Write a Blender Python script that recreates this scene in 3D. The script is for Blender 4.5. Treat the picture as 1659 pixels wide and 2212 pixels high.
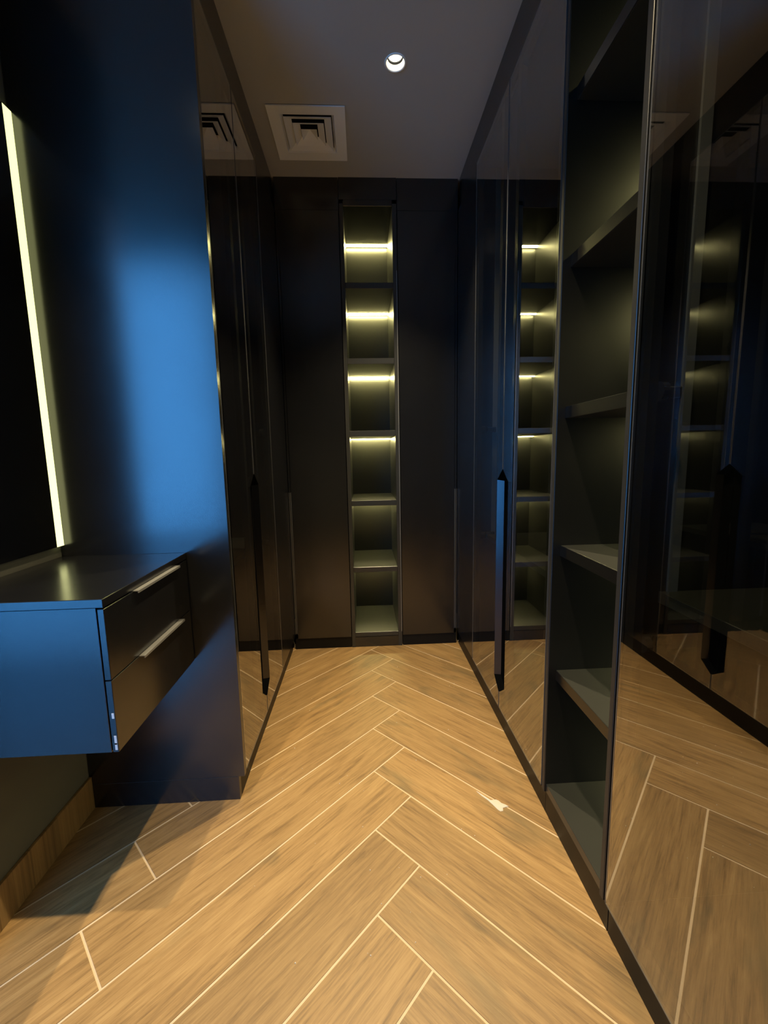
import bpy, bmesh, math, random
from mathutils import Vector, Matrix

random.seed(7)
scene = bpy.context.scene
for o in list(bpy.data.objects):
    bpy.data.objects.remove(o, do_unlink=True)
C = scene.collection

# ------------------------------------------------------------------ camera
F_PX, PITCH, YAW, ROLL, EYE = 915.435, -0.1339, 0.0491, -0.0195, 1.0763
def make_camera():
    cam = bpy.data.cameras.new('camera')
    cam.sensor_fit = 'VERTICAL'
    cam.sensor_height = 36.0
    cam.lens = F_PX / 2212.0 * 36.0
    cam.clip_start = 0.01
    o = bpy.data.objects.new('camera', cam)
    C.objects.link(o)
    fwd = Vector((math.sin(YAW) * math.cos(PITCH), math.cos(YAW) * math.cos(PITCH), math.sin(PITCH)))
    ea = Vector((math.cos(YAW), -math.sin(YAW), 0.0))
    eb = fwd.cross(ea)
    if eb.z > 0:
        eb = -eb
    right = math.cos(ROLL) * ea - math.sin(ROLL) * eb
    # u = a cos - b sin ; v = a sin + b cos
    right = math.cos(ROLL) * ea + (-math.sin(ROLL)) * eb
    down = math.sin(ROLL) * ea + math.cos(ROLL) * eb
    up = -down
    m = Matrix.Identity(4)
    for i in range(3):
        m[i][0] = right[i]; m[i][1] = up[i]; m[i][2] = -fwd[i]
    m[0][3], m[1][3], m[2][3] = 0.0, 0.0, EYE
    o.matrix_world = m
    scene.camera = o
make_camera()

# ------------------------------------------------------------------ view, world, daylight
scene.view_settings.view_transform = 'Standard'
scene.view_settings.look = 'None'
scene.view_settings.exposure = 0.0
scene.view_settings.gamma = 1.0
scene.view_settings.use_curve_mapping = False
cy = scene.cycles
cy.use_denoising = True
cy.use_adaptive_sampling = True
cy.adaptive_threshold = 0.02
cy.max_bounces = 7
cy.diffuse_bounces = 3
cy.glossy_bounces = 5
cy.transparent_max_bounces = 8
cy.sample_clamp_indirect = 4.0
cy.blur_glossy = 0.4
cy.caustics_reflective = True

SKY = (0.085, 0.41, 1.0)
SKY_STRENGTH = 8.5
world = bpy.data.worlds.new('daylight_sky')
scene.world = world
world.use_nodes = True
bg = world.node_tree.nodes['Background']
bg.inputs['Color'].default_value = (*SKY, 1.0)
bg.inputs['Strength'].default_value = SKY_STRENGTH

# the dressing area opens to the left beside the camera; its tall window stands in the wall behind the camera
OPEN_Y1 = 0.765                     # end of the left wall
YF = -0.46                          # wall behind the camera
WIN_X0, WIN_X1, WIN_Z0, WIN_Z1 = -2.15, -0.90, 0.0, 2.38
pl = bpy.data.lights.new('window_portal', 'AREA')
pl.shape = 'RECTANGLE'; pl.size = WIN_X1 - WIN_X0; pl.size_y = WIN_Z1 - WIN_Z0
pl.cycles.is_portal = True
po = bpy.data.objects.new('window_portal', pl)
C.objects.link(po)
po.location = ((WIN_X0 + WIN_X1) / 2, YF - 0.06, (WIN_Z0 + WIN_Z1) / 2)
po.rotation_euler = (math.radians(90), 0, 0)      # light travels towards +Y

SPOT_COL = (1.0, 0.80, 0.48)
SPOT_W = 205.0

# ------------------------------------------------------------------ measures
H = 2.43
XL, XR = -0.398, 0.513           # planes of the left and right doors
XLP, XRP = -0.414, 0.525         # planes of the plinths
YB = 2.284                       # plane of the back run
YP = 1.237                       # end panel of the left wardrobe
XW = -0.870                      # left wall
ZD, ZT = 0.0816, 2.281           # door bottom and top
T = 0.018
YBACK = 2.74
XRB = 1.00                       # back of the right run

# ------------------------------------------------------------------ materials
def new_mat(name):
    m = bpy.data.materials.new(name)
    m.use_nodes = True
    nt = m.node_tree
    return m, nt, nt.nodes['Principled BSDF']

def plain(name, col, rough=0.5, metal=0.0, ior=1.5, noise=0.0, nscale=30.0, bump=0.0):
    m, nt, b = new_mat(name)
    b.inputs['Base Color'].default_value = (*col, 1)
    b.inputs['Roughness'].default_value = rough
    b.inputs['Metallic'].default_value = metal
    b.inputs['IOR'].default_value = ior
    if noise or bump:
        tc = nt.nodes.new('ShaderNodeTexCoord')
        nz = nt.nodes.new('ShaderNodeTexNoise')
        nz.inputs['Scale'].default_value = nscale
        nz.inputs['Detail'].default_value = 4
        nt.links.new(tc.outputs['Object'], nz.inputs['Vector'])
        if noise:
            mr = nt.nodes.new('ShaderNodeMapRange')
            mr.inputs['To Min'].default_value = rough - noise
            mr.inputs['To Max'].default_value = rough + noise
            nt.links.new(nz.outputs['Fac'], mr.inputs['Value'])
            nt.links.new(mr.outputs['Result'], b.inputs['Roughness'])
        if bump:
            bp = nt.nodes.new('ShaderNodeBump')
            bp.inputs['Strength'].default_value = bump
            bp.inputs['Distance'].default_value = 0.002
            nt.links.new(nz.outputs['Fac'], bp.inputs['Height'])
            nt.links.new(bp.outputs['Normal'], b.inputs['Normal'])
    return m

def emitter(name, col, strength):
    m, nt, b = new_mat(name)
    b.inputs['Base Color'].default_value = (0.8, 0.8, 0.75, 1)
    b.inputs['Emission Color'].default_value = (*col, 1)
    b.inputs['Emission Strength'].default_value = strength
    return m

def mirror_glass(name, refl, tint):
    """grey reflective glass: part mirror, part dark transparent"""
    m = bpy.data.materials.new(name)
    m.use_nodes = True
    nt = m.node_tree
    nt.nodes.clear()
    out = nt.nodes.new('ShaderNodeOutputMaterial')
    mix = nt.nodes.new('ShaderNodeMixShader')
    tr = nt.nodes.new('ShaderNodeBsdfTransparent')
    tr.inputs['Color'].default_value = (*tint, 1)
    gl = nt.nodes.new('ShaderNodeBsdfGlossy')
    gl.inputs['Color'].default_value = (0.97, 0.97, 1.0, 1)
    gl.inputs['Roughness'].default_value = 0.015
    lw = nt.nodes.new('ShaderNodeLayerWeight')
    lw.inputs['Blend'].default_value = 0.5
    pw = nt.nodes.new('ShaderNodeMath'); pw.operation = 'POWER'; pw.inputs[1].default_value = 4.0
    nt.links.new(lw.outputs['Facing'], pw.inputs[0])
    mr = nt.nodes.new('ShaderNodeMapRange')
    mr.inputs['From Min'].default_value = 0.0
    mr.inputs['From Max'].default_value = 1.0
    mr.inputs['To Min'].default_value = refl
    mr.inputs['To Max'].default_value = 1.0
    nt.links.new(pw.outputs[0], mr.inputs['Value'])
    nt.links.new(mr.outputs['Result'], mix.inputs['Fac'])
    nt.links.new(tr.outputs['BSDF'], mix.inputs[1])
    nt.links.new(gl.outputs['BSDF'], mix.inputs[2])
    nt.links.new(mix.outputs['Shader'], out.inputs['Surface'])
    return m

def wood_tile(name):
    m, nt, b = new_mat(name)
    N = nt.nodes.new; L = nt.links.new
    tc = N('ShaderNodeTexCoord')
    oi = N('ShaderNodeObjectInfo')
    mul = N('ShaderNodeMath'); mul.operation = 'MULTIPLY'; mul.inputs[1].default_value = 37.0
    L(oi.outputs['Random'], mul.inputs[0])
    cmb = N('ShaderNodeCombineXYZ')
    L(mul.outputs[0], cmb.inputs['X']); L(mul.outputs[0], cmb.inputs['Y']); L(mul.outputs[0], cmb.inputs['Z'])
    add = N('ShaderNodeVectorMath'); add.operation = 'ADD'
    L(tc.outputs['Object'], add.inputs[0]); L(cmb.outputs[0], add.inputs[1])
    def noise(sx, sy, detail, rough, dist=0.0):
        mp = N('ShaderNodeMapping'); mp.inputs['Scale'].default_value = (sx, sy, 1.0)
        L(add.outputs[0], mp.inputs['Vector'])
        n = N('ShaderNodeTexNoise'); n.inputs['Scale'].default_value = 1.0
        n.inputs['Detail'].default_value = detail; n.inputs['Roughness'].default_value = rough
        n.inputs['Distortion'].default_value = dist
        L(mp.outputs[0], n.inputs['Vector'])
        return n
    fine = noise(9.0, 190.0, 6, 0.7, 0.5)
    mid = noise(2.6, 30.0, 7, 0.68, 1.6)
    big = noise(2.6, 9.0, 3, 0.5, 0.8)
    m1 = N('ShaderNodeMix'); m1.data_type = 'FLOAT'; m1.inputs['Factor'].default_value = 0.5
    L(mid.outputs['Fac'], m1.inputs[2]); L(fine.outputs['Fac'], m1.inputs[3])
    ramp = N('ShaderNodeValToRGB')
    cr = ramp.color_ramp
    cr.elements[0].position = 0.33; cr.elements[0].color = (0.105, 0.058, 0.019, 1)
    cr.elements[1].position = 0.68; cr.elements[1].color = (0.34, 0.218, 0.088, 1)
    e = cr.elements.new(0.5); e.color = (0.240, 0.142, 0.052, 1)
    L(m1.outputs[0], ramp.inputs['Fac'])
    # grey-green cloudy patches printed on the tile
    r2 = N('ShaderNodeValToRGB')
    r2.color_ramp.elements[0].position = 0.56; r2.color_ramp.elements[0].color = (0, 0, 0, 1)
    r2.color_ramp.elements[1].position = 0.74; r2.color_ramp.elements[1].color = (1, 1, 1, 1)
    L(big.outputs['Fac'], r2.inputs['Fac'])
    mx = N('ShaderNodeMix'); mx.data_type = 'RGBA'
    mx.inputs[7].default_value = (0.085, 0.064, 0.030, 1)
    m2 = N('ShaderNodeMath'); m2.operation = 'MULTIPLY'; m2.inputs[1].default_value = 0.65
    L(r2.outputs['Color'], m2.inputs[0]); L(m2.outputs[0], mx.inputs['Factor'])
    L(ramp.outputs['Color'], mx.inputs[6])
    # plank to plank tone
    hv = N('ShaderNodeHueSaturation')
    mr = N('ShaderNodeMapRange'); mr.inputs['To Min'].default_value = 0.86; mr.inputs['To Max'].default_value = 1.14
    L(oi.outputs['Random'], mr.inputs['Value']); L(mr.outputs[0], hv.inputs['Value'])
    L(mx.outputs[2], hv.inputs['Color'])
    L(hv.outputs['Color'], b.inputs['Base Color'])
    b.inputs['Roughness'].default_value = 0.5
    bp = N('ShaderNodeBump'); bp.inputs['Strength'].default_value = 0.18; bp.inputs['Distance'].default_value = 0.002
    L(fine.outputs['Fac'], bp.inputs['Height']); L(bp.outputs['Normal'], b.inputs['Normal'])
    return m

M = {
    'laminate': plain('black_laminate', (0.004, 0.0042, 0.005), 0.22, ior=1.8, noise=0.025, nscale=8),
    'interior': plain('black_shelf_board', (0.004, 0.0041, 0.0039), 0.33, ior=1.6, noise=0.03, nscale=12),
    'recess_shade': plain('recess_shade_black', (0.002, 0.002, 0.002), 1.0, ior=1.05),
    'board': plain('charcoal_shelf_board', (0.021, 0.0215, 0.0195), 0.33, ior=1.6, noise=0.02, nscale=12),
    'plinth': plain('black_plinth', (0.005, 0.0048, 0.0045), 0.42, ior=1.3),
    'edge': plain('grey_edge_band', (0.016, 0.016, 0.017), 0.5),
    'alu': plain('black_aluminium', (0.035, 0.036, 0.04), 0.22, metal=0.6),
    'grip': plain('black_anodised_grip', (0.06, 0.06, 0.064), 0.2, metal=1.0),
    'alu_grey': plain('grey_aluminium', (0.30, 0.30, 0.29), 0.38, metal=0.7),
    'trimline': plain('dark_grey_aluminium', (0.16, 0.16, 0.165), 0.3, metal=0.7),
    'glass': mirror_glass('grey_mirror_glass', 0.34, (0.66, 0.68, 0.62)),
    'clear_glass': mirror_glass('clear_window_glass', 0.05, (0.95, 0.97, 0.98)),
    'dark_mirror': plain('dark_mirror', (0.30, 0.31, 0.31), 0.02, metal=1.0),
    'wood': wood_tile('wood_look_tile'),
    'grout': plain('cream_grout', (0.50, 0.385, 0.25), 0.85, bump=0.2, nscale=200),
    'ceiling': plain('dark_grey_ceiling_paint', (0.44, 0.425, 0.38), 0.75, bump=0.05, nscale=120),
    'wall': plain('dark_grey_wall_paint', (0.085, 0.083, 0.068), 0.7, bump=0.05, nscale=120),
    'white': plain('white_powder_coat', (0.88, 0.87, 0.82), 0.45),
    'black': plain('matt_black', (0.006, 0.006, 0.006), 0.7),
    'led': emitter('led_strip_light', (1.0, 0.88, 0.34), 95.0),
    'led_deep': emitter('shelf_strip_light', (1.0, 0.90, 0.38), 130.0),
    'led_mirror': emitter('mirror_led_light', (0.80, 0.83, 0.34), 1.9),
    'led_disc': emitter('downlight_led', (1.0, 0.93, 0.74), 9.0),
    'reflector': plain('white_reflector', (0.85, 0.83, 0.78), 0.35),
    'putty': plain('dried_white_grout', (0.5, 0.45, 0.38), 0.8, bump=0.3, nscale=150),
    'outdoor': plain('pale_polished_tile', (0.50, 0.50, 0.50), 0.2),
    'dark_tile': plain('dark_polished_tile', (0.06, 0.062, 0.065), 0.12, ior=1.7),
    'chip': plain('chipped_white_edge', (0.6, 0.6, 0.62), 0.7),
}

# ------------------------------------------------------------------ helpers
def link(name, mesh, mat, parent=None, loc=(0, 0, 0)):
    o = bpy.data.objects.new(name, mesh)
    if mat is not None and not mesh.materials:
        mesh.materials.append(mat)
    C.objects.link(o)
    if parent is not None:
        o.parent = parent
        base = Vector((0, 0, 0))
        q = parent
        while q is not None:
            base += q.location
            q = q.parent
        o.location = Vector(loc) - base
    else:
        o.location = loc
    return o

def bm_to(name, bm, mat, parent=None, loc=(0, 0, 0), smooth=False):
    bmesh.ops.recalc_face_normals(bm, faces=bm.faces)
    me = bpy.data.meshes.new(name)
    bm.to_mesh(me); bm.free()
    if smooth:
        for p in me.polygons:
            p.use_smooth = True
    return link(name, me, mat, parent, loc)

def add_box(bm, x0, x1, y0, y1, z0, z1, bevel=0.0):
    r = bmesh.ops.create_cube(bm, size=1.0)
    vs = r['verts']
    for v in vs:
        v.co = Vector(((x0 + x1) / 2 + v.co.x * (x1 - x0), (y0 + y1) / 2 + v.co.y * (y1 - y0), (z0 + z1) / 2 + v.co.z * (z1 - z0)))
    if bevel:
        es = list({e for v in vs for e in v.link_edges})
        bmesh.ops.bevel(bm, geom=es, offset=bevel, segments=1, affect='EDGES', profile=0.5)
    return vs

def box(name, x0, x1, y0, y1, z0, z1, mat, parent=None, bevel=0.0008):
    x0, x1 = min(x0, x1), max(x0, x1); y0, y1 = min(y0, y1), max(y0, y1); z0, z1 = min(z0, z1), max(z0, z1)
    c = ((x0 + x1) / 2, (y0 + y1) / 2, (z0 + z1) / 2)
    bm = bmesh.new()
    add_box(bm, x0 - c[0], x1 - c[0], y0 - c[1], y1 - c[1], z0 - c[2], z1 - c[2], bevel)
    return bm_to(name, bm, mat, parent, c)

def thing(name, label, cat, loc, group=None):
    o = bpy.data.objects.new(name, None)
    o.empty_display_size = 0.05
    C.objects.link(o)
    o.location = loc
    return tag(o, label, cat, group)

def tag(o, label, cat, group=None):
    o['label'] = label; o['category'] = cat
    if group:
        o['group'] = group
    return o

def struct(o, label=None):
    o['kind'] = 'structure'
    if label:
        o['label'] = label
    return o

def prism_x(bm, pts, x0, x1):
    """polygon in (y, z) extruded between x0 and x1"""
    a = [bm.verts.new((x0, y, z)) for y, z in pts]
    b = [bm.verts.new((x1, y, z)) for y, z in pts]
    bm.faces.new(a); bm.faces.new(b)
    n = len(pts)
    for i in range(n):
        bm.faces.new((a[i], a[(i + 1) % n], b[(i + 1) % n], b[i]))

# ------------------------------------------------------------------ floor: wood-look planks laid around a zigzag spine
ROT = math.radians(0.62)
W_PL = 0.2297 / math.sqrt(2)
DY = 0.2297
LEN = 0.97
GAP = 0.0052
PIV = (0.0717, 1.40)
XT1, XT2, Y0R, Y0L = 0.12913, 0.01428, 1.8993, 1.78445
floor = struct(box('floor', -1.0, 1.05, YF, 2.80, -0.06, -0.0012, M['grout'], None, 0), 'cream grouted floor laid with herringbone wood-look tiles')

RX0, RX1, RY0, RY1 = -0.868, 0.56, YF, 2.31
def clip_poly(poly):
    def cut(poly, f, inter):
        out = []
        for i in range(len(poly)):
            a, b = poly[i], poly[(i + 1) % len(poly)]
            fa, fb = f(a), f(b)
            if fa >= 0:
                out.append(a)
            if (fa >= 0) != (fb >= 0):
                t = fa / (fa - fb)
                out.append((a[0] + (b[0] - a[0]) * t, a[1] + (b[1] - a[1]) * t))
        return out
    for f in (lambda p: p[0] - RX0, lambda p: RX1 - p[0], lambda p: p[1] - RY0, lambda p: RY1 - p[1]):
        if len(poly) < 3:
            return []
        poly = cut(poly, f, None)
    return poly

def plank(corner, d, n, length, wid):
    """corner, unit direction d along the plank, unit normal n across"""
    g = GAP / 2
    p = [(corner[0] + d[0] * a + n[0] * b, corner[1] + d[1] * a + n[1] * b)
         for a, b in ((g, g), (length - g, g), (length - g, wid - g), (g, wid - g))]
    ca, sa = math.cos(ROT), math.sin(ROT)
    def rot(q):
        x, y = q[0] - PIV[0], q[1] - PIV[1]
        return (PIV[0] + ca * x + sa * y, PIV[1] - sa * x + ca * y)
    p = clip_poly([rot(q) for q in p])
    if len(p) < 3:
        return
    area = 0.5 * abs(sum(p[i][0] * p[(i + 1) % len(p)][1] - p[(i + 1) % len(p)][0] * p[i][1] for i in range(len(p))))
    if area < 0.0008:
        return
    cx = sum(q[0] for q in p) / len(p); cyy = sum(q[1] for q in p) / len(p)
    ang = math.atan2(d[1], d[0]) - ROT
    c2, s2 = math.cos(-ang), math.sin(-ang)
    loc = [((q[0] - cx) * c2 - (q[1] - cyy) * s2, (q[0] - cx) * s2 + (q[1] - cyy) * c2) for q in p]
    bm = bmesh.new()
    dz = random.uniform(-0.0003, 0.0003)
    top = [bm.verts.new((x, y, 0.0 + dz)) for x, y in loc]
    bot = [bm.verts.new((x, y, -0.010)) for x, y in loc]
    bm.faces.new(top); bm.faces.new(list(reversed(bot)))
    k = len(loc)
    for i in range(k):
        bm.faces.new((top[i], bot[i], bot[(i + 1) % k], top[(i + 1) % k]))
    o = bm_to('plank', bm, M['wood'], floor, (cx, cyy, 0.0))
    o.rotation_euler = (0, 0, ang)

s = 1 / math.sqrt(2)
for i in range(-9, 20):
    Lp = (XT2, Y0L - i * DY)
    R1 = (XT1, Y0R - (i + 1) * DY)
    # left plank: right end runs from L_i to R_(i+1); it runs back-left from there
    dl = (-s, -s); nl = (s, -s)
    for k in range(2):
        c = (Lp[0] + dl[0] * LEN * k, Lp[1] + dl[1] * LEN * k)
        plank(c, dl, nl, LEN, W_PL)
    # right plank: left end runs from R_(i+1) to L_(i+1); it runs back-right
    dr = (s, -s); nr = (-s, -s)
    for k in range(2):
        c = (R1[0] + dr[0] * LEN * k, R1[1] + dr[1] * LEN * k)
        plank(c, dr, nr, LEN, W_PL)

# ------------------------------------------------------------------ room shell
DOWNLIGHTS = [(0.152, 1.667), (0.107, 0.517), (-0.60, 0.50)]
DIFF_C = (-0.185, 2.005); DIFF_H = 0.1535
R_CAN = 0.034
def make_ceiling():
    bm = bmesh.new()
    edges = []
    def loop(pts):
        vs = [bm.verts.new((x, y, 0)) for x, y in pts]
        for i in range(len(vs)):
            edges.append(bm.edges.new((vs[i], vs[(i + 1) % len(vs)])))
    loop([(-3.65, YF), (1.05, YF), (1.05, 2.80), (-3.65, 2.80)])
    h = 0.125
    loop([(DIFF_C[0] - h, DIFF_C[1] - h), (DIFF_C[0] + h, DIFF_C[1] - h), (DIFF_C[0] + h, DIFF_C[1] + h), (DIFF_C[0] - h, DIFF_C[1] + h)])
    for (x, y) in DOWNLIGHTS:
        loop([(x + R_CAN * math.cos(a * math.tau / 32), y + R_CAN * math.sin(a * math.tau / 32)) for a in range(32)])
    bmesh.ops.triangle_fill(bm, use_beauty=True, use_dissolve=False, edges=edges)
    return bm_to('ceiling', bm, M['ceiling'], None, (0, 0, H))
struct(make_ceiling(), 'dark grey painted ceiling')
sky_block_slab = struct(box('ceiling', -3.65, 1.05, YF - 0.12, 2.80, H + 0.15, H + 0.20, M['black'], None, 0))  # unseen slab added over the ceiling to block sky light
def wall(name, x0, x1, y0, y1, z0, z1, mat='wall'):
    return struct(box(name, x0, x1, y0, y1, z0, z1, M[mat], None, 0))
XD = -3.6                                                  # far side of the dressing area
wall('wall_left', -1.0, XW, OPEN_Y1, 2.80, -0.06, H + 0.15)
wall('wall_left', XD - 0.05, XD, YF, OPEN_Y1 + 0.05, -0.06, H + 0.15)
wall('wall_left', XD, -1.0, OPEN_Y1, OPEN_Y1 + 0.05, -0.06, H + 0.15)
wall('wall_right', 1.01, 1.05, YF, 2.80, -0.06, H + 0.15)
wall('wall_back', XW, 1.01, 2.765, 2.80, -0.06, H + 0.15)
wall('wall_front', WIN_X1, 1.05, YF - 0.12, YF, -0.06, H + 0.15)
wall('wall_front', XD - 0.05, WIN_X0, YF - 0.12, YF, -0.06, H + 0.15)
wall('wall_front', WIN_X0, WIN_X1, YF - 0.12, YF, -0.06, WIN_Z0)
wall('wall_front', WIN_X0, WIN_X1, YF - 0.12, YF, WIN_Z1, H + 0.15)
win = bpy.data.objects.new('window_1', None); C.objects.link(win)
win.location = ((WIN_X0 + WIN_X1) / 2, YF - 0.08, WIN_Z0); win['kind'] = 'structure'
for (x0, x1, z0, z1) in ((WIN_X0, WIN_X0 + 0.04, WIN_Z0, WIN_Z1), (WIN_X1 - 0.04, WIN_X1, WIN_Z0, WIN_Z1),
                         (WIN_X0 + 0.04, WIN_X1 - 0.04, WIN_Z0, WIN_Z0 + 0.04), (WIN_X0 + 0.04, WIN_X1 - 0.04, WIN_Z1 - 0.04, WIN_Z1)):
    box('window_frame', x0, x1, YF - 0.10, YF - 0.065, z0, z1, M['alu'], win, 0)
box('window_pane', WIN_X0 + 0.04, WIN_X1 - 0.04, YF - 0.085, YF - 0.081, WIN_Z0 + 0.04, WIN_Z1 - 0.04, M['clear_glass'], win, 0)
struct(box('floor', XD - 0.05, -1.0, YF - 0.12, OPEN_Y1, -0.06, -0.001, M['dark_tile'], None, 0))
struct(box('floor', -1.0, XW, YF - 0.12, OPEN_Y1, -0.06, -0.0008, M['dark_tile'], None, 0))
struct(box('floor', XD - 0.05, 1.05, YF - 6.0, YF - 0.12, -0.06, -0.001, M['outdoor'], None, 0))
# wood-look skirting on the left wall
sk = struct(box('baseboard_left', XW, XW + 0.009, OPEN_Y1, YP, 0.0, 0.106, M['wood'], None, 0.001))

# ------------------------------------------------------------------ carcass panels
def carcass_side(root, xf, xb, y0, y1, plinth_x, shelves=(), shelf_set=0.062, y_skip=None):
    """open box of boards between front plane xf and back xb (either side of the room)"""
    sgn = 1 if xb > xf else -1
    xi = xf + sgn * 0.026                      # boards start behind the doors
    box('top_board', xi, xb, y0 + T, y1 - T, ZT - T, ZT, M['interior'], root)
    box('bottom_board', xi, xb, y0 + T, y1 - T, ZD, ZD + T, M['interior'], root)
    box('back_panel', xb - sgn * 0.006, xb, y0, y1, ZD, ZT, M['interior'], root, 0)
    box('plinth', plinth_x, plinth_x + sgn * 0.016, y0, y1, 0.0, ZD, M['plinth'], root, 0)
    box('cornice', xf + sgn * 0.008, xf + sgn * 0.026, y0, y1, ZT, H, M['laminate'], root, 0)
    for z in shelves:
        box('shelf', xf + sgn * shelf_set, xb - sgn * 0.006, y0 + T, y1 - T, z - 0.022, z, M['board'], root)

def glass_door(root, xf, sgn, ya, yb, seam, hinge_z=(0.70, 1.18)):
    """framed reflective-glass leaf in the plane x = xf; sgn points into the cabinet; seam 'a' / 'b' = edge with the grip"""
    g = 0.0016
    ya += g; yb -= g
    z0, z1 = ZD, ZT
    hw, ch, hz0, hz1 = 0.057, 0.042, 0.146, 1.016
    st = 0.028
    fa = ya + (hw + 0.004 if seam == 'a' else 0.003)
    fb = yb - (hw + 0.004 if seam == 'b' else 0.003)
    # frame behind the glass: this is the door itself, the glass, grip and hinges hang on it
    bm = bmesh.new()
    xa, xb = xf + sgn * 0.006, xf + sgn * 0.024
    x0, x1 = min(xa, xb), max(xa, xb)
    cy_, cz_ = (ya + yb) / 2, (z0 + z1) / 2
    def b(y0, y1, zz0, zz1):
        add_box(bm, x0 - xf, x1 - xf, y0 - cy_, y1 - cy_, zz0 - cz_, zz1 - cz_)
    b(fa, fa + st, z0 + 0.003, z1 - 0.003); b(fb - st, fb, z0 + 0.003, z1 - 0.003)
    b(fa + st, fb - st, z0 + 0.003, z0 + st); b(fa + st, fb - st, z1 - st, z1 - 0.003)
    door = bm_to('door', bm, M['alu'], root, (xf, cy_, cz_))
    # pane with a notch for the grip
    sm = ya if seam == 'a' else yb
    d = 1 if seam == 'a' else -1
    op = yb if seam == 'a' else ya
    pts = [(sm, z0), (sm, hz0), (sm + d * hw, hz0 + ch), (sm + d * hw, hz1 - ch), (sm, hz1), (sm, z1), (op, z1), (op, z0)]
    bm = bmesh.new()
    vs = [bm.verts.new((0, y - cy_, z - cz_)) for y, z in pts]
    f = bm.faces.new(vs)
    n = f.normal if f.normal.length else Vector((1, 0, 0))
    bm.normal_update()
    bmesh.ops.triangulate(bm, faces=bm.faces[:])
    bmesh.ops.recalc_face_normals(bm, faces=bm.faces)
    if bm.faces[:][0].normal.x * sgn > 0:
        bmesh.ops.reverse_faces(bm, faces=bm.faces)
    me = bpy.data.meshes.new('glass_pane'); bm.to_mesh(me); bm.free()
    link('glass_pane', me, M['glass'], door, (xf, cy_, cz_))
    # thin metal edge round the pane
    bm = bmesh.new()
    e, w = 0.0045, 0.0022
    def eb(y0, y1, zz0, zz1):
        xx = sorted((xf - sgn * 0.0006, xf + sgn * e))
        add_box(bm, xx[0] - xf, xx[1] - xf, min(y0, y1) - cy_, max(y0, y1) - cy_, zz0 - cz_, zz1 - cz_)
    eb(op, op - d * w, z0, z1)
    eb(sm, sm + d * w, z0, hz0); eb(sm, sm + d * w, hz1, z1)
    eb(sm, op, z0, z0 + w); eb(sm, op, z1 - w, z1)
    bm_to('edge_trim', bm, M['trimline'], door, (xf, cy_, cz_))
    # bevelled grip recess with pointed ends
    bm = bmesh.new()
    k, dp = 0.012, 0.023
    P = [(0, hz0), (hw, hz0 + ch), (hw, hz1 - ch), (0, hz1)]
    Q = [(0, hz0 + k * 1.1), (hw - k, hz0 + ch + k * 0.3), (hw - k, hz1 - ch - k * 0.3), (0, hz1 - k * 1.1)]
    pv = [bm.verts.new((-sgn * 0.0008, sm + d * y - cy_, z - cz_)) for y, z in P]
    qv = [bm.verts.new((sgn * dp, sm + d * y - cy_, z - cz_)) for y, z in Q]
    for i in range(3):
        bm.faces.new((pv[i], pv[i + 1], qv[i + 1], qv[i]))
    fq = bm.faces.new(qv); bm.faces.ensure_lookup_table()
    for i in (0, 2, 3):
        bm.faces[i].material_index = 1
    h = bm_to('handle', bm, M['grip'], door, (xf, cy_, cz_))
    h.data.materials.append(M['recess_shade'])  # recess floor and ends blackened: their shade is put into the colour
    h['label'] = 'long black bevelled grip recess with pointed ends'
    for hz in hinge_z:
        bm = bmesh.new()
        yy = op - d * 0.012
        xx = xf + sgn * 0.05
        s1 = -d
        r = bmesh.ops.create_cone(bm, cap_ends=True, segments=20, radius1=0.0175, radius2=0.0175, depth=0.012,
                                  matrix=Matrix.Translation((xf + sgn * 0.03 - xf, (op - d * 0.030) - cy_, hz - cz_)) @ Matrix.Rotation(math.pi / 2, 4, 'Y'))
        xs = sorted((sgn * 0.030, sgn * 0.095))
        add_box(bm, xs[0], xs[1], yy - 0.008 - cy_, yy + 0.006 - cy_, hz - 0.011 - cz_, hz + 0.011 - cz_, 0.002)
        r = bmesh.ops.create_cone(bm, cap_ends=True, segments=16, radius1=0.009, radius2=0.009, depth=0.028,
                                  matrix=Matrix.Translation((sgn * 0.045, yy - d * 0.006 - cy_, hz - cz_)))
        bm_to('hinge', bm, M['alu'], door, (xf, cy_, cz_))
    return door

# left wardrobe ------------------------------------------------------
w1 = thing('wardrobe', 'black wardrobe with grey mirror-glass doors, its side panel beside the floating vanity', 'wardrobe', (-0.63, 1.76, 0), 'built-in wardrobes')
XLB = XW + 0.003
bm = bmesh.new()     # end panel with the toe-kick notch at its front foot
pts = [(XLB, 0.0), (XLP, 0.0), (XLP, ZD - 0.002), (-0.3955, ZD - 0.002), (-0.3955, H - 0.004), (XLB, H - 0.004)]
a = [bm.verts.new((x + 0.63, 0.0, z)) for x, z in pts]; b_ = [bm.verts.new((x + 0.63, T, z)) for x, z in pts]
bm.faces.new(a); bm.faces.new(list(reversed(b_)))
for i in range(len(pts)):
    bm.faces.new((a[i], b_[i], b_[(i + 1) % len(pts)], a[(i + 1) % len(pts)]))
ep = bm_to('side_panel', bm, M['laminate'], w1, (-0.63, YP, 0))
ep['label'] = 'satin black side panel catching blue daylight'
box('kick_line', XLB, XLP - 0.004, YP - 0.0008, YP, ZD - 0.0030, ZD - 0.0015, M['edge'], w1, 0)
carcass_side(w1, XL, XLB, YP + T, YB - 0.002, XLP, shelves=(0.72,))
box('partition', XL - 0.026, XLB + 0.006, 1.908, 1.908 + T, ZD + T, ZT - T, M['interior'], w1, 0)
glass_door(w1, XL, -1, YP + T + 0.006, 1.582, 'b')
glass_door(w1, XL, -1, 1.582, 1.910, 'a')
box('corner_panel', XL, XL - T, 1.914, YB - 0.003, ZD, ZT, M['laminate'], w1)

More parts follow.
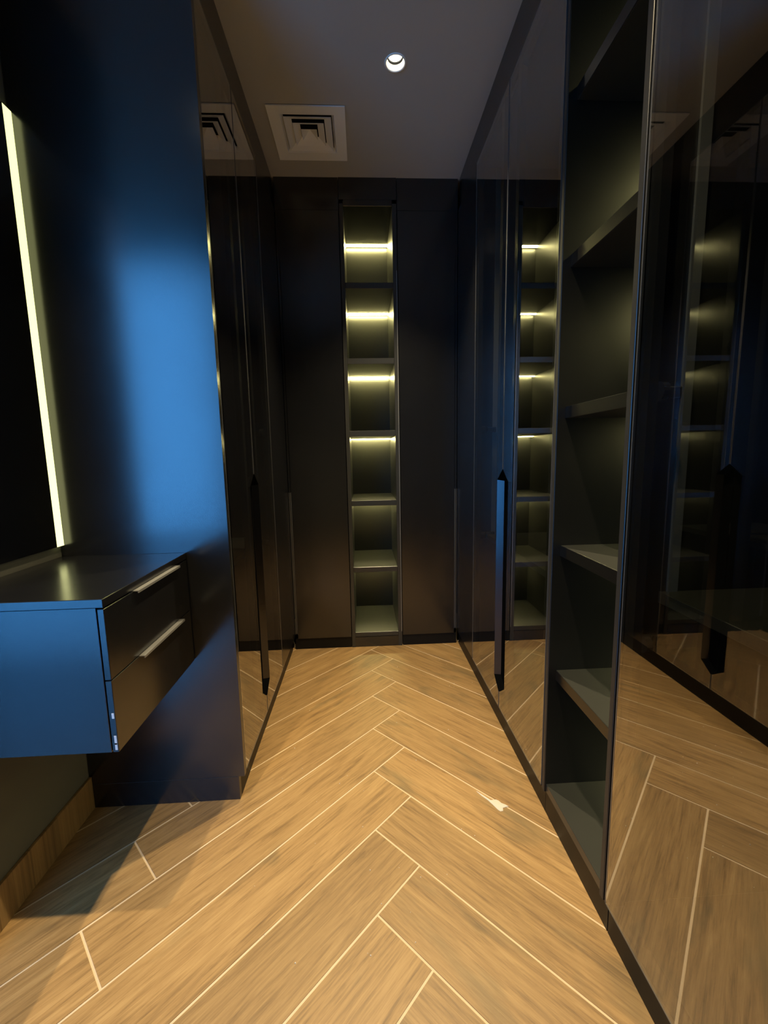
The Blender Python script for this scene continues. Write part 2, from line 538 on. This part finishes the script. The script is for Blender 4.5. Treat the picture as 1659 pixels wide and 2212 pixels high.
# right far wardrobe -------------------------------------------------
w2 = thing('wardrobe', 'black wardrobe with grey mirror-glass doors between the back wall and the open shelves', 'wardrobe', (0.75, 1.70, 0), 'built-in wardrobes')
carcass_side(w2, XR, XRB, 1.124, YB - 0.002, XRP, shelves=(0.70,))
box('side_panel', XR + 0.026, XRB, 1.124, 1.124 + T, ZD, ZT, M['interior'], w2)
box('partition', XR + 0.026, XRB - 0.006, 1.932, 1.932 + T, ZD + T, ZT - T, M['interior'], w2, 0)
box('light_channel', 0.596, 0.616, 1.927, 1.932, 0.70, ZT - T, M['alu_grey'], w2, 0)
glass_door(w2, XR, 1, 1.128, 1.532, 'b')
glass_door(w2, XR, 1, 1.532, 1.935, 'a')
box('corner_panel', XR, XR + T, 1.939, YB - 0.003, ZD, ZT, M['laminate'], w2)

# right near wardrobe ------------------------------------------------
w3 = thing('wardrobe', 'black wardrobe with one wide mirror-glass door at the right edge, nearest the camera', 'wardrobe', (0.75, 0.20, 0), 'built-in wardrobes')
carcass_side(w3, XR, XRB, -0.42, 0.794, XRP, shelves=(0.80,))
box('side_panel', XR + 0.026, XRB, 0.776, 0.794, ZD, ZT, M['interior'], w3)
box('side_panel', XR, XRB, -0.44, -0.42, 0, H, M['laminate'], w3)
box('light_channel', 0.590, 0.610, 0.771, 0.776, 0.80, ZT - T, M['alu_grey'], w3, 0)
glass_door(w3, XR, 1, 0.325, 0.793, 'a')
glass_door(w3, XR, 1, -0.016, 0.325, 'b')
glass_door(w3, XR, 1, -0.420, -0.016, 'a')

# open shelves on the right -----------------------------------------
def led_strip(root, x0, x1, y0, y1, z0, z1, m='led'):
    o = box('led_strip', x0, x1, y0, y1, z0, z1, M[m], root, 0)
    o['label'] = 'glowing warm yellow light strip'
    return o

os_ = thing('open_shelf_unit', 'tall open black shelf unit between two mirror-glass wardrobes on the right', 'shelf unit', (0.75, 0.96, 0), 'open shelf units')
SY0, SY1 = 0.797, 1.122
sp = []
for (y0, y1) in ((SY1 - 0.016, SY1), (SY0, SY0 + 0.015)):
    pn = box('side_panel', XR - 0.001, XRB, y0, y1, ZD - 0.001, ZT, M['interior'], os_, 0.001)
    box('edge_band_or_shade', XR - 0.0018, XR - 0.0008, y0 + 0.001, y1 - 0.001, ZD, ZT, M['edge'], pn, 0)
si0, si1 = SY0 + 0.015, SY1 - 0.016
box('back_panel', XRB - 0.008, XRB, si0, si1, ZD, ZT, M['interior'], os_, 0)
box('bottom_board', XR + 0.004, XRB - 0.008, si0, si1, ZD, 0.106, M['board'], os_)
box('top_board', XR + 0.004, XRB - 0.008, si0, si1, ZT - 0.03, ZT, M['interior'], os_)
box('plinth', XRP, XRP + 0.016, SY0, SY1, 0.0, ZD, M['plinth'], os_, 0)
box('cornice', XR + 0.008, XR + 0.026, SY0, SY1, ZT, H, M['laminate'], os_, 0)
RSH = [0.462, 0.823, 1.192, 1.562, 1.935]
for z in RSH:
    sh = box('shelf', 0.535, XRB - 0.008, si0, si1, z - 0.030, z, M['board'], os_, 0.001)
    box('edge_band_or_shade', 0.5338, 0.535, si0, si1, z - 0.0297, z - 0.0003, M['interior'], sh, 0.0004)  # dark strip added over the shelf front; its shade is in the colour
for z in RSH + [ZT]:
    led_strip(os_, XRB - 0.034, XRB - 0.014, si0 + 0.002, si1 - 0.002, z - 0.030 - 0.001, z - 0.030, 'led_deep')

# back run -----------------------------------------------------------
NX0, NX1 = -0.062, 0.181
NS0, NS1 = NX0 - 0.020, NX1 + 0.022
def back_wardrobe(label, x0, x1, dx0, dx1, hx):
    r = thing('wardrobe', label, 'wardrobe', ((x0 + x1) / 2, 2.51, 0), 'built-in wardrobes')
    box('carcass_side', x0, x0 + T, YB + 0.024, YBACK, 0.0, ZT, M['interior'], r)
    box('carcass_side', x1 - T, x1, YB + 0.024, YBACK, 0.0, ZT, M['interior'], r)
    box('back_panel', x0, x1, YBACK, YBACK + 0.006, 0.0, ZT, M['interior'], r, 0)
    box('top_board', x0 + T, x1 - T, YB + 0.024, YBACK, ZT - T, ZT, M['interior'], r)
    box('cornice', dx0, dx1, YB + 0.003, YB + 0.020, ZT + 0.002, H, M['laminate'], r, 0)
    box('plinth', dx0, dx1, YB + 0.004, YB + 0.020, 0.0, 0.060, M['plinth'], r, 0)
    dr = box('door', dx0 + (0.013 if hx < 0 else 0), dx1 - (0.013 if hx > 0 else 0), YB, YB + 0.019, 0.062, ZT, M['laminate'], r)
    # slim vertical grip at the corner
    xa = dx0 if hx < 0 else dx1
    sg = 1 if hx < 0 else -1
    bm = bmesh.new()
    for (u0, u1, yy) in ((0.0015, 0.0040, -0.0015), (0.0095, 0.0125, -0.0015), (0.004, 0.0095, 0.012)):
        xs = sorted((xa + sg * u0, xa + sg * u1))
        add_box(bm, xs[0] - xa, xs[1] - xa, yy, 0.018, 0.09 - 0.5, 0.885 - 0.5)
    bm_to('handle', bm, M['trimline'], dr, (xa, YB, 0.5))
    box('corner_strip', *sorted((xa + sg * 0.001, xa + sg * 0.0115)), YB + 0.001, YB + 0.019, 0.887, ZT, M['laminate'], r, 0)
    return r
back_wardrobe('matt black wardrobe door in the back wall, left of the lit niche', XW + 0.003, NS0 - 0.001, XL + 0.001, NS0 - 0.003, -1)
back_wardrobe('matt black wardrobe door in the back wall, right of the lit niche', NS1 + 0.001, XRB, NS1 + 0.003, XR - 0.001, 1)

ns = thing('open_shelf_unit', 'narrow lit black shelf niche in the middle of the back wall', 'shelf unit', (0.06, 2.5, 0), 'open shelf units')
for (x0, x1) in ((NS0, NX0), (NX1, NS1)):
    pn = box('side_panel', x0, x1, YB - 0.001, YBACK - 0.02, 0.0, ZT + 0.03, M['board'], ns, 0.001)
ed = box('edge_band_or_shade', NS1 - 0.0045, NS1 - 0.0015, YB - 0.0028, YB - 0.001, 0.085, 2.0, M['alu_grey'], ns, 0)
box('edge_band_or_shade', NS0 + 0.001, NS0 + 0.003, YB - 0.0022, YB - 0.001, 0.085, 1.9, M['edge'], ns, 0)
box('back_panel', NX0, NX1, YBACK - 0.03, YBACK - 0.02, 0.06, ZT + 0.03, M['board'], ns, 0)
NSH = [0.463, 0.833, 1.205, 1.575, 1.944]
for z in NSH:
    box('shelf', NX0, NX1, YB + 0.001, YBACK - 0.03, z - 0.029, z, M['board'], ns, 0.001)
box('bottom_board', NX0, NX1, YB + 0.001, YBACK - 0.03, 0.060, 0.086, M['board'], ns, 0.001)
box('plinth', NX0, NX1, YB + 0.001, YB + 0.018, 0.0, 0.058, M['laminate'], ns, 0)
box('top_board', NX0, NX1, YB + 0.001, YBACK - 0.03, 2.300, 2.330, M['laminate'], ns, 0.001)
box('cornice', NS0, NS1, YB + 0.001, YB + 0.018, 2.330, H, M['laminate'], ns, 0)
for z in [v - 0.029 for v in NSH] + [2.300]:
    led_strip(ns, NX0 + 0.001, NX1 - 0.001, YBACK - 0.066, YBACK - 0.045, z - 0.003, z)

# vanity ----------------------------------------------------------------
VX, VY, VZB, VZT = -0.523, 0.834, 0.475, 0.805
van = thing('vanity_cabinet', 'black floating two-drawer vanity fixed to the left wall', 'vanity', (-0.70, 1.035, VZB))
VXB = XW + 0.001
box('side_panel', VXB, VX - 0.011, VY, VY + 0.016, VZB, VZT - 0.0185, M['laminate'], van, 0.0006)
box('side_panel', VXB, VX - 0.020, YP - 0.018, YP - 0.002, VZB, VZT - 0.0185, M['laminate'], van, 0.0006)
box('bottom_board', VXB, VX - 0.020, VY + 0.016, YP - 0.018, VZB, VZB + 0.016, M['laminate'], van, 0.0006)
box('back_panel', VXB, VXB + 0.008, VY + 0.016, YP - 0.018, VZB + 0.016, VZT - 0.0185, M['laminate'], van, 0)
box('top', VXB, VX + 0.004, VY - 0.001, YP - 0.0015, VZT - 0.018, VZT, M['laminate'], van, 0.001)
for (z0, z1) in ((0.634, 0.784), (VZB, 0.632)):
    d = box('drawer', VX - 0.009, VX + 0.004, VY, YP - 0.004, z0, z1, M['laminate'], van, 0.001)
    bm = bmesh.new()
    hx = VX + 0.004
    # edge pull: lip over the top of the drawer front with a turned-down grip
    y0, y1 = 0.943, 1.163
    add_box(bm, -0.008, 0.0125, y0 - 1.05, y1 - 1.05, -0.001, 0.0010)
    add_box(bm, 0.0105, 0.0125, y0 - 1.05, y1 - 1.05, -0.0045, -0.001)
    h = bm_to('handle', bm, M['alu_grey'], d, (hx, 1.05, z1 - 0.0005 if z1 < 0.7 else z1 + 0.0012))
    h['label'] = 'grey aluminium edge pull'
for (y, z, sx) in ((VY, 0.556, 0.006), (VY, 0.502, 0.010), (VY, 0.488, 0.008)):
    bm = bmesh.new()
    add_box(bm, -0.0025, 0.0025, -0.0004, 0.0004, -sx, sx, 0.0003)
    bm_to('chip', bm, M['chip'], van, (VX - 0.001, y, z))

# wall mirror -----------------------------------------------------------
mir = thing('wall_mirror', 'tall dark mirror with a glowing edge strip on the left wall above the vanity', 'mirror', (XW, 1.04, 0.837))
MY0, MY1, MZ0, MZ1 = 0.846, 1.2355, 0.838, 1.949
box('backing', XW + 0.0005, XW + 0.008, MY0 + 0.01, MY1 - 0.012, MZ0 + 0.01, MZ1 - 0.01, M['black'], mir, 0)
box('mirror_glass', XW + 0.008, XW + 0.0125, MY0, MY1 - 0.028, MZ0, MZ1, M['dark_mirror'], mir, 0)
for (y0, y1) in ((MY1 - 0.028, MY1),):
    o = box('light_strip', XW + 0.008, XW + 0.0125, y0, y1, MZ0, MZ1, M['led_mirror'], mir, 0)
    o['label'] = 'frosted glowing pale yellow mirror edge'

# ceiling air diffuser ---------------------------------------------------
df = thing('air_diffuser', 'white square four-way air diffuser in the grey ceiling', 'air vent', (DIFF_C[0], DIFF_C[1], H))
def ring(name, ho, zo, hi, zi, t=0.0015, mat='white'):
    bm = bmesh.new()
    def sq(h, z):
        return [bm.verts.new((sx * h, sy * h, z)) for sx, sy in ((-1, -1), (1, -1), (1, 1), (-1, 1))]
    a, b2, c2, d2 = sq(ho, zo), sq(hi, zi), sq(hi, zi + t * 1.4), sq(ho, zo + t * 1.4)
    for p, q in ((a, b2), (b2, c2), (c2, d2), (d2, a)):
        for i in range(4):
            bm.faces.new((p[i], p[(i + 1) % 4], q[(i + 1) % 4], q[i]))
    return bm_to(name, bm, M[mat], df, (DIFF_C[0], DIFF_C[1], H))
ring('frame', DIFF_H, -0.007, 0.108, -0.0045, 0.003)
ring('frame_slope', 0.108, -0.0045, 0.0975, 0.010)
ring('vane', 0.0955, -0.005, 0.0665, 0.009)
ring('vane', 0.0635, -0.005, 0.0360, 0.011)
bm = bmesh.new()
v = [bm.verts.new((sx * 0.0325, sy * 0.0325, -0.005)) for sx, sy in ((-1, -1), (1, -1), (1, 1), (-1, 1))]
t_ = bm.verts.new((0, 0, 0.017))
for i in range(4):
    bm.faces.new((v[i], v[(i + 1) % 4], t_))
bm_to('centre_pyramid', bm, M['white'], df, (DIFF_C[0], DIFF_C[1], H))
box('duct', DIFF_C[0] - 0.122, DIFF_C[0] + 0.122, DIFF_C[1] - 0.122, DIFF_C[1] + 0.122, H + 0.06, H + 0.065, M['black'], df, 0)
bm = bmesh.new()
for (x0, x1, y0, y1) in ((-0.122, 0.122, -0.122, -0.119), (-0.122, 0.122, 0.119, 0.122), (-0.122, -0.119, -0.119, 0.119), (0.119, 0.122, -0.119, 0.119)):
    add_box(bm, x0, x1, y0, y1, 0.0, 0.06)
bm_to('duct_collar', bm, M['black'], df, (DIFF_C[0], DIFF_C[1], H))

# recessed downlights ----------------------------------------------------
def lathe(bm, prof, n=40):
    rings = []
    for r, z in prof:
        rings.append([bm.verts.new((r * math.cos(i * math.tau / n), r * math.sin(i * math.tau / n), z)) for i in range(n)])
    for p, q in zip(rings[:-1], rings[1:]):
        for i in range(n):
            bm.faces.new((p[i], p[(i + 1) % n], q[(i + 1) % n], q[i]))
    return rings
def downlight(x, y, label, power):
    r = thing('downlight', label, 'downlight', (x, y, H), 'recessed ceiling downlights')
    bm = bmesh.new()
    lathe(bm, [(R_CAN + 0.004, 0.0), (R_CAN + 0.004, -0.0025), (R_CAN - 0.001, -0.003), (R_CAN - 0.002, 0.0)])
    bm_to('trim_ring', bm, M['white'], r, (x, y, H), True)
    bm = bmesh.new()
    lathe(bm, [(R_CAN - 0.002, 0.0), (0.030, 0.008), (0.026, 0.020), (0.024, 0.022)])
    bm_to('reflector', bm, M['reflector'], r, (x, y, H), True)
    bm = bmesh.new()
    rg = lathe(bm, [(0.024, 0.022), (0.012, 0.0225)])
    bm.faces.new(rg[-1])
    bm_to('led_disc', bm, M['led_disc'], r, (x, y, H))
    bm = bmesh.new()
    lathe(bm, [(0.0274, 0.0158), (0.0246, 0.0165), (0.0242, 0.0215)])
    bm_to('baffle', bm, M['black'], r, (x, y, H), True)
    li = bpy.data.lights.new('downlight_beam', 'SPOT')
    li.color = SPOT_COL; li.energy = power
    li.spot_size = math.radians(88); li.spot_blend = 0.75
    li.shadow_soft_size = 0.014
    lo = bpy.data.objects.new('downlight_beam', li)
    C.objects.link(lo)
    lo.parent = r
    lo.location = (0, 0, 0.006)
    return r
downlight(*DOWNLIGHTS[0], 'small recessed downlight glowing in the ceiling beside the air diffuser', SPOT_W * 1.12)
downlight(*DOWNLIGHTS[1], 'recessed downlight in the ceiling above the camera', SPOT_W * 0.78)
downlight(*DOWNLIGHTS[2], 'recessed downlight in the ceiling above the floating vanity', SPOT_W * 0.74)

# dried grout on the floor -------------------------------------------------
bm = bmesh.new()
ca = (0.394, 1.154)
outline = [(-0.052, 0.056), (-0.036, 0.036), (-0.020, 0.020), (-0.012, 0.020), (-0.003, 0.021), (0.004, 0.016), (0.009, 0.007), (0.020, 0.000), (0.026, -0.006), (0.017, -0.008),
           (0.008, -0.010), (0.005, -0.020), (-0.003, -0.021), (-0.009, -0.014), (-0.014, -0.004), (-0.018, 0.004), (-0.026, 0.018), (-0.040, 0.036)]
tv = [bm.verts.new((x, y, 0.0012)) for x, y in outline]
bv = [bm.verts.new((x * 1.08, y * 1.08, 0.0)) for x, y in outline]
ct = bm.verts.new((-0.004, 0.0, 0.0026))
for i in range(len(outline)):
    j = (i + 1) % len(outline)
    bm.faces.new((tv[i], tv[j], ct)); bm.faces.new((bv[i], bv[j], tv[j], tv[i]))
tag(bm_to('grout_smear', bm, M['putty'], None, (ca[0], ca[1], 0.0004)), 'dried white grout smear on the wood-look floor', 'grout')
bm = bmesh.new()
for i in range(46):
    x = random.uniform(-0.30, 0.50); y = random.uniform(0.75, 2.1)
    r_ = random.uniform(0.0008, 0.0018)
    bmesh.ops.create_icosphere(bm, subdivisions=1, radius=r_, matrix=Matrix.Translation((x, y, r_ * 0.4)))
cr = bm_to('plaster_crumbs', bm, M['putty'], None, (0, 0, 0))
tag(cr, 'tiny white plaster crumbs scattered over the floor', 'crumbs')
cr['kind'] = 'stuff'
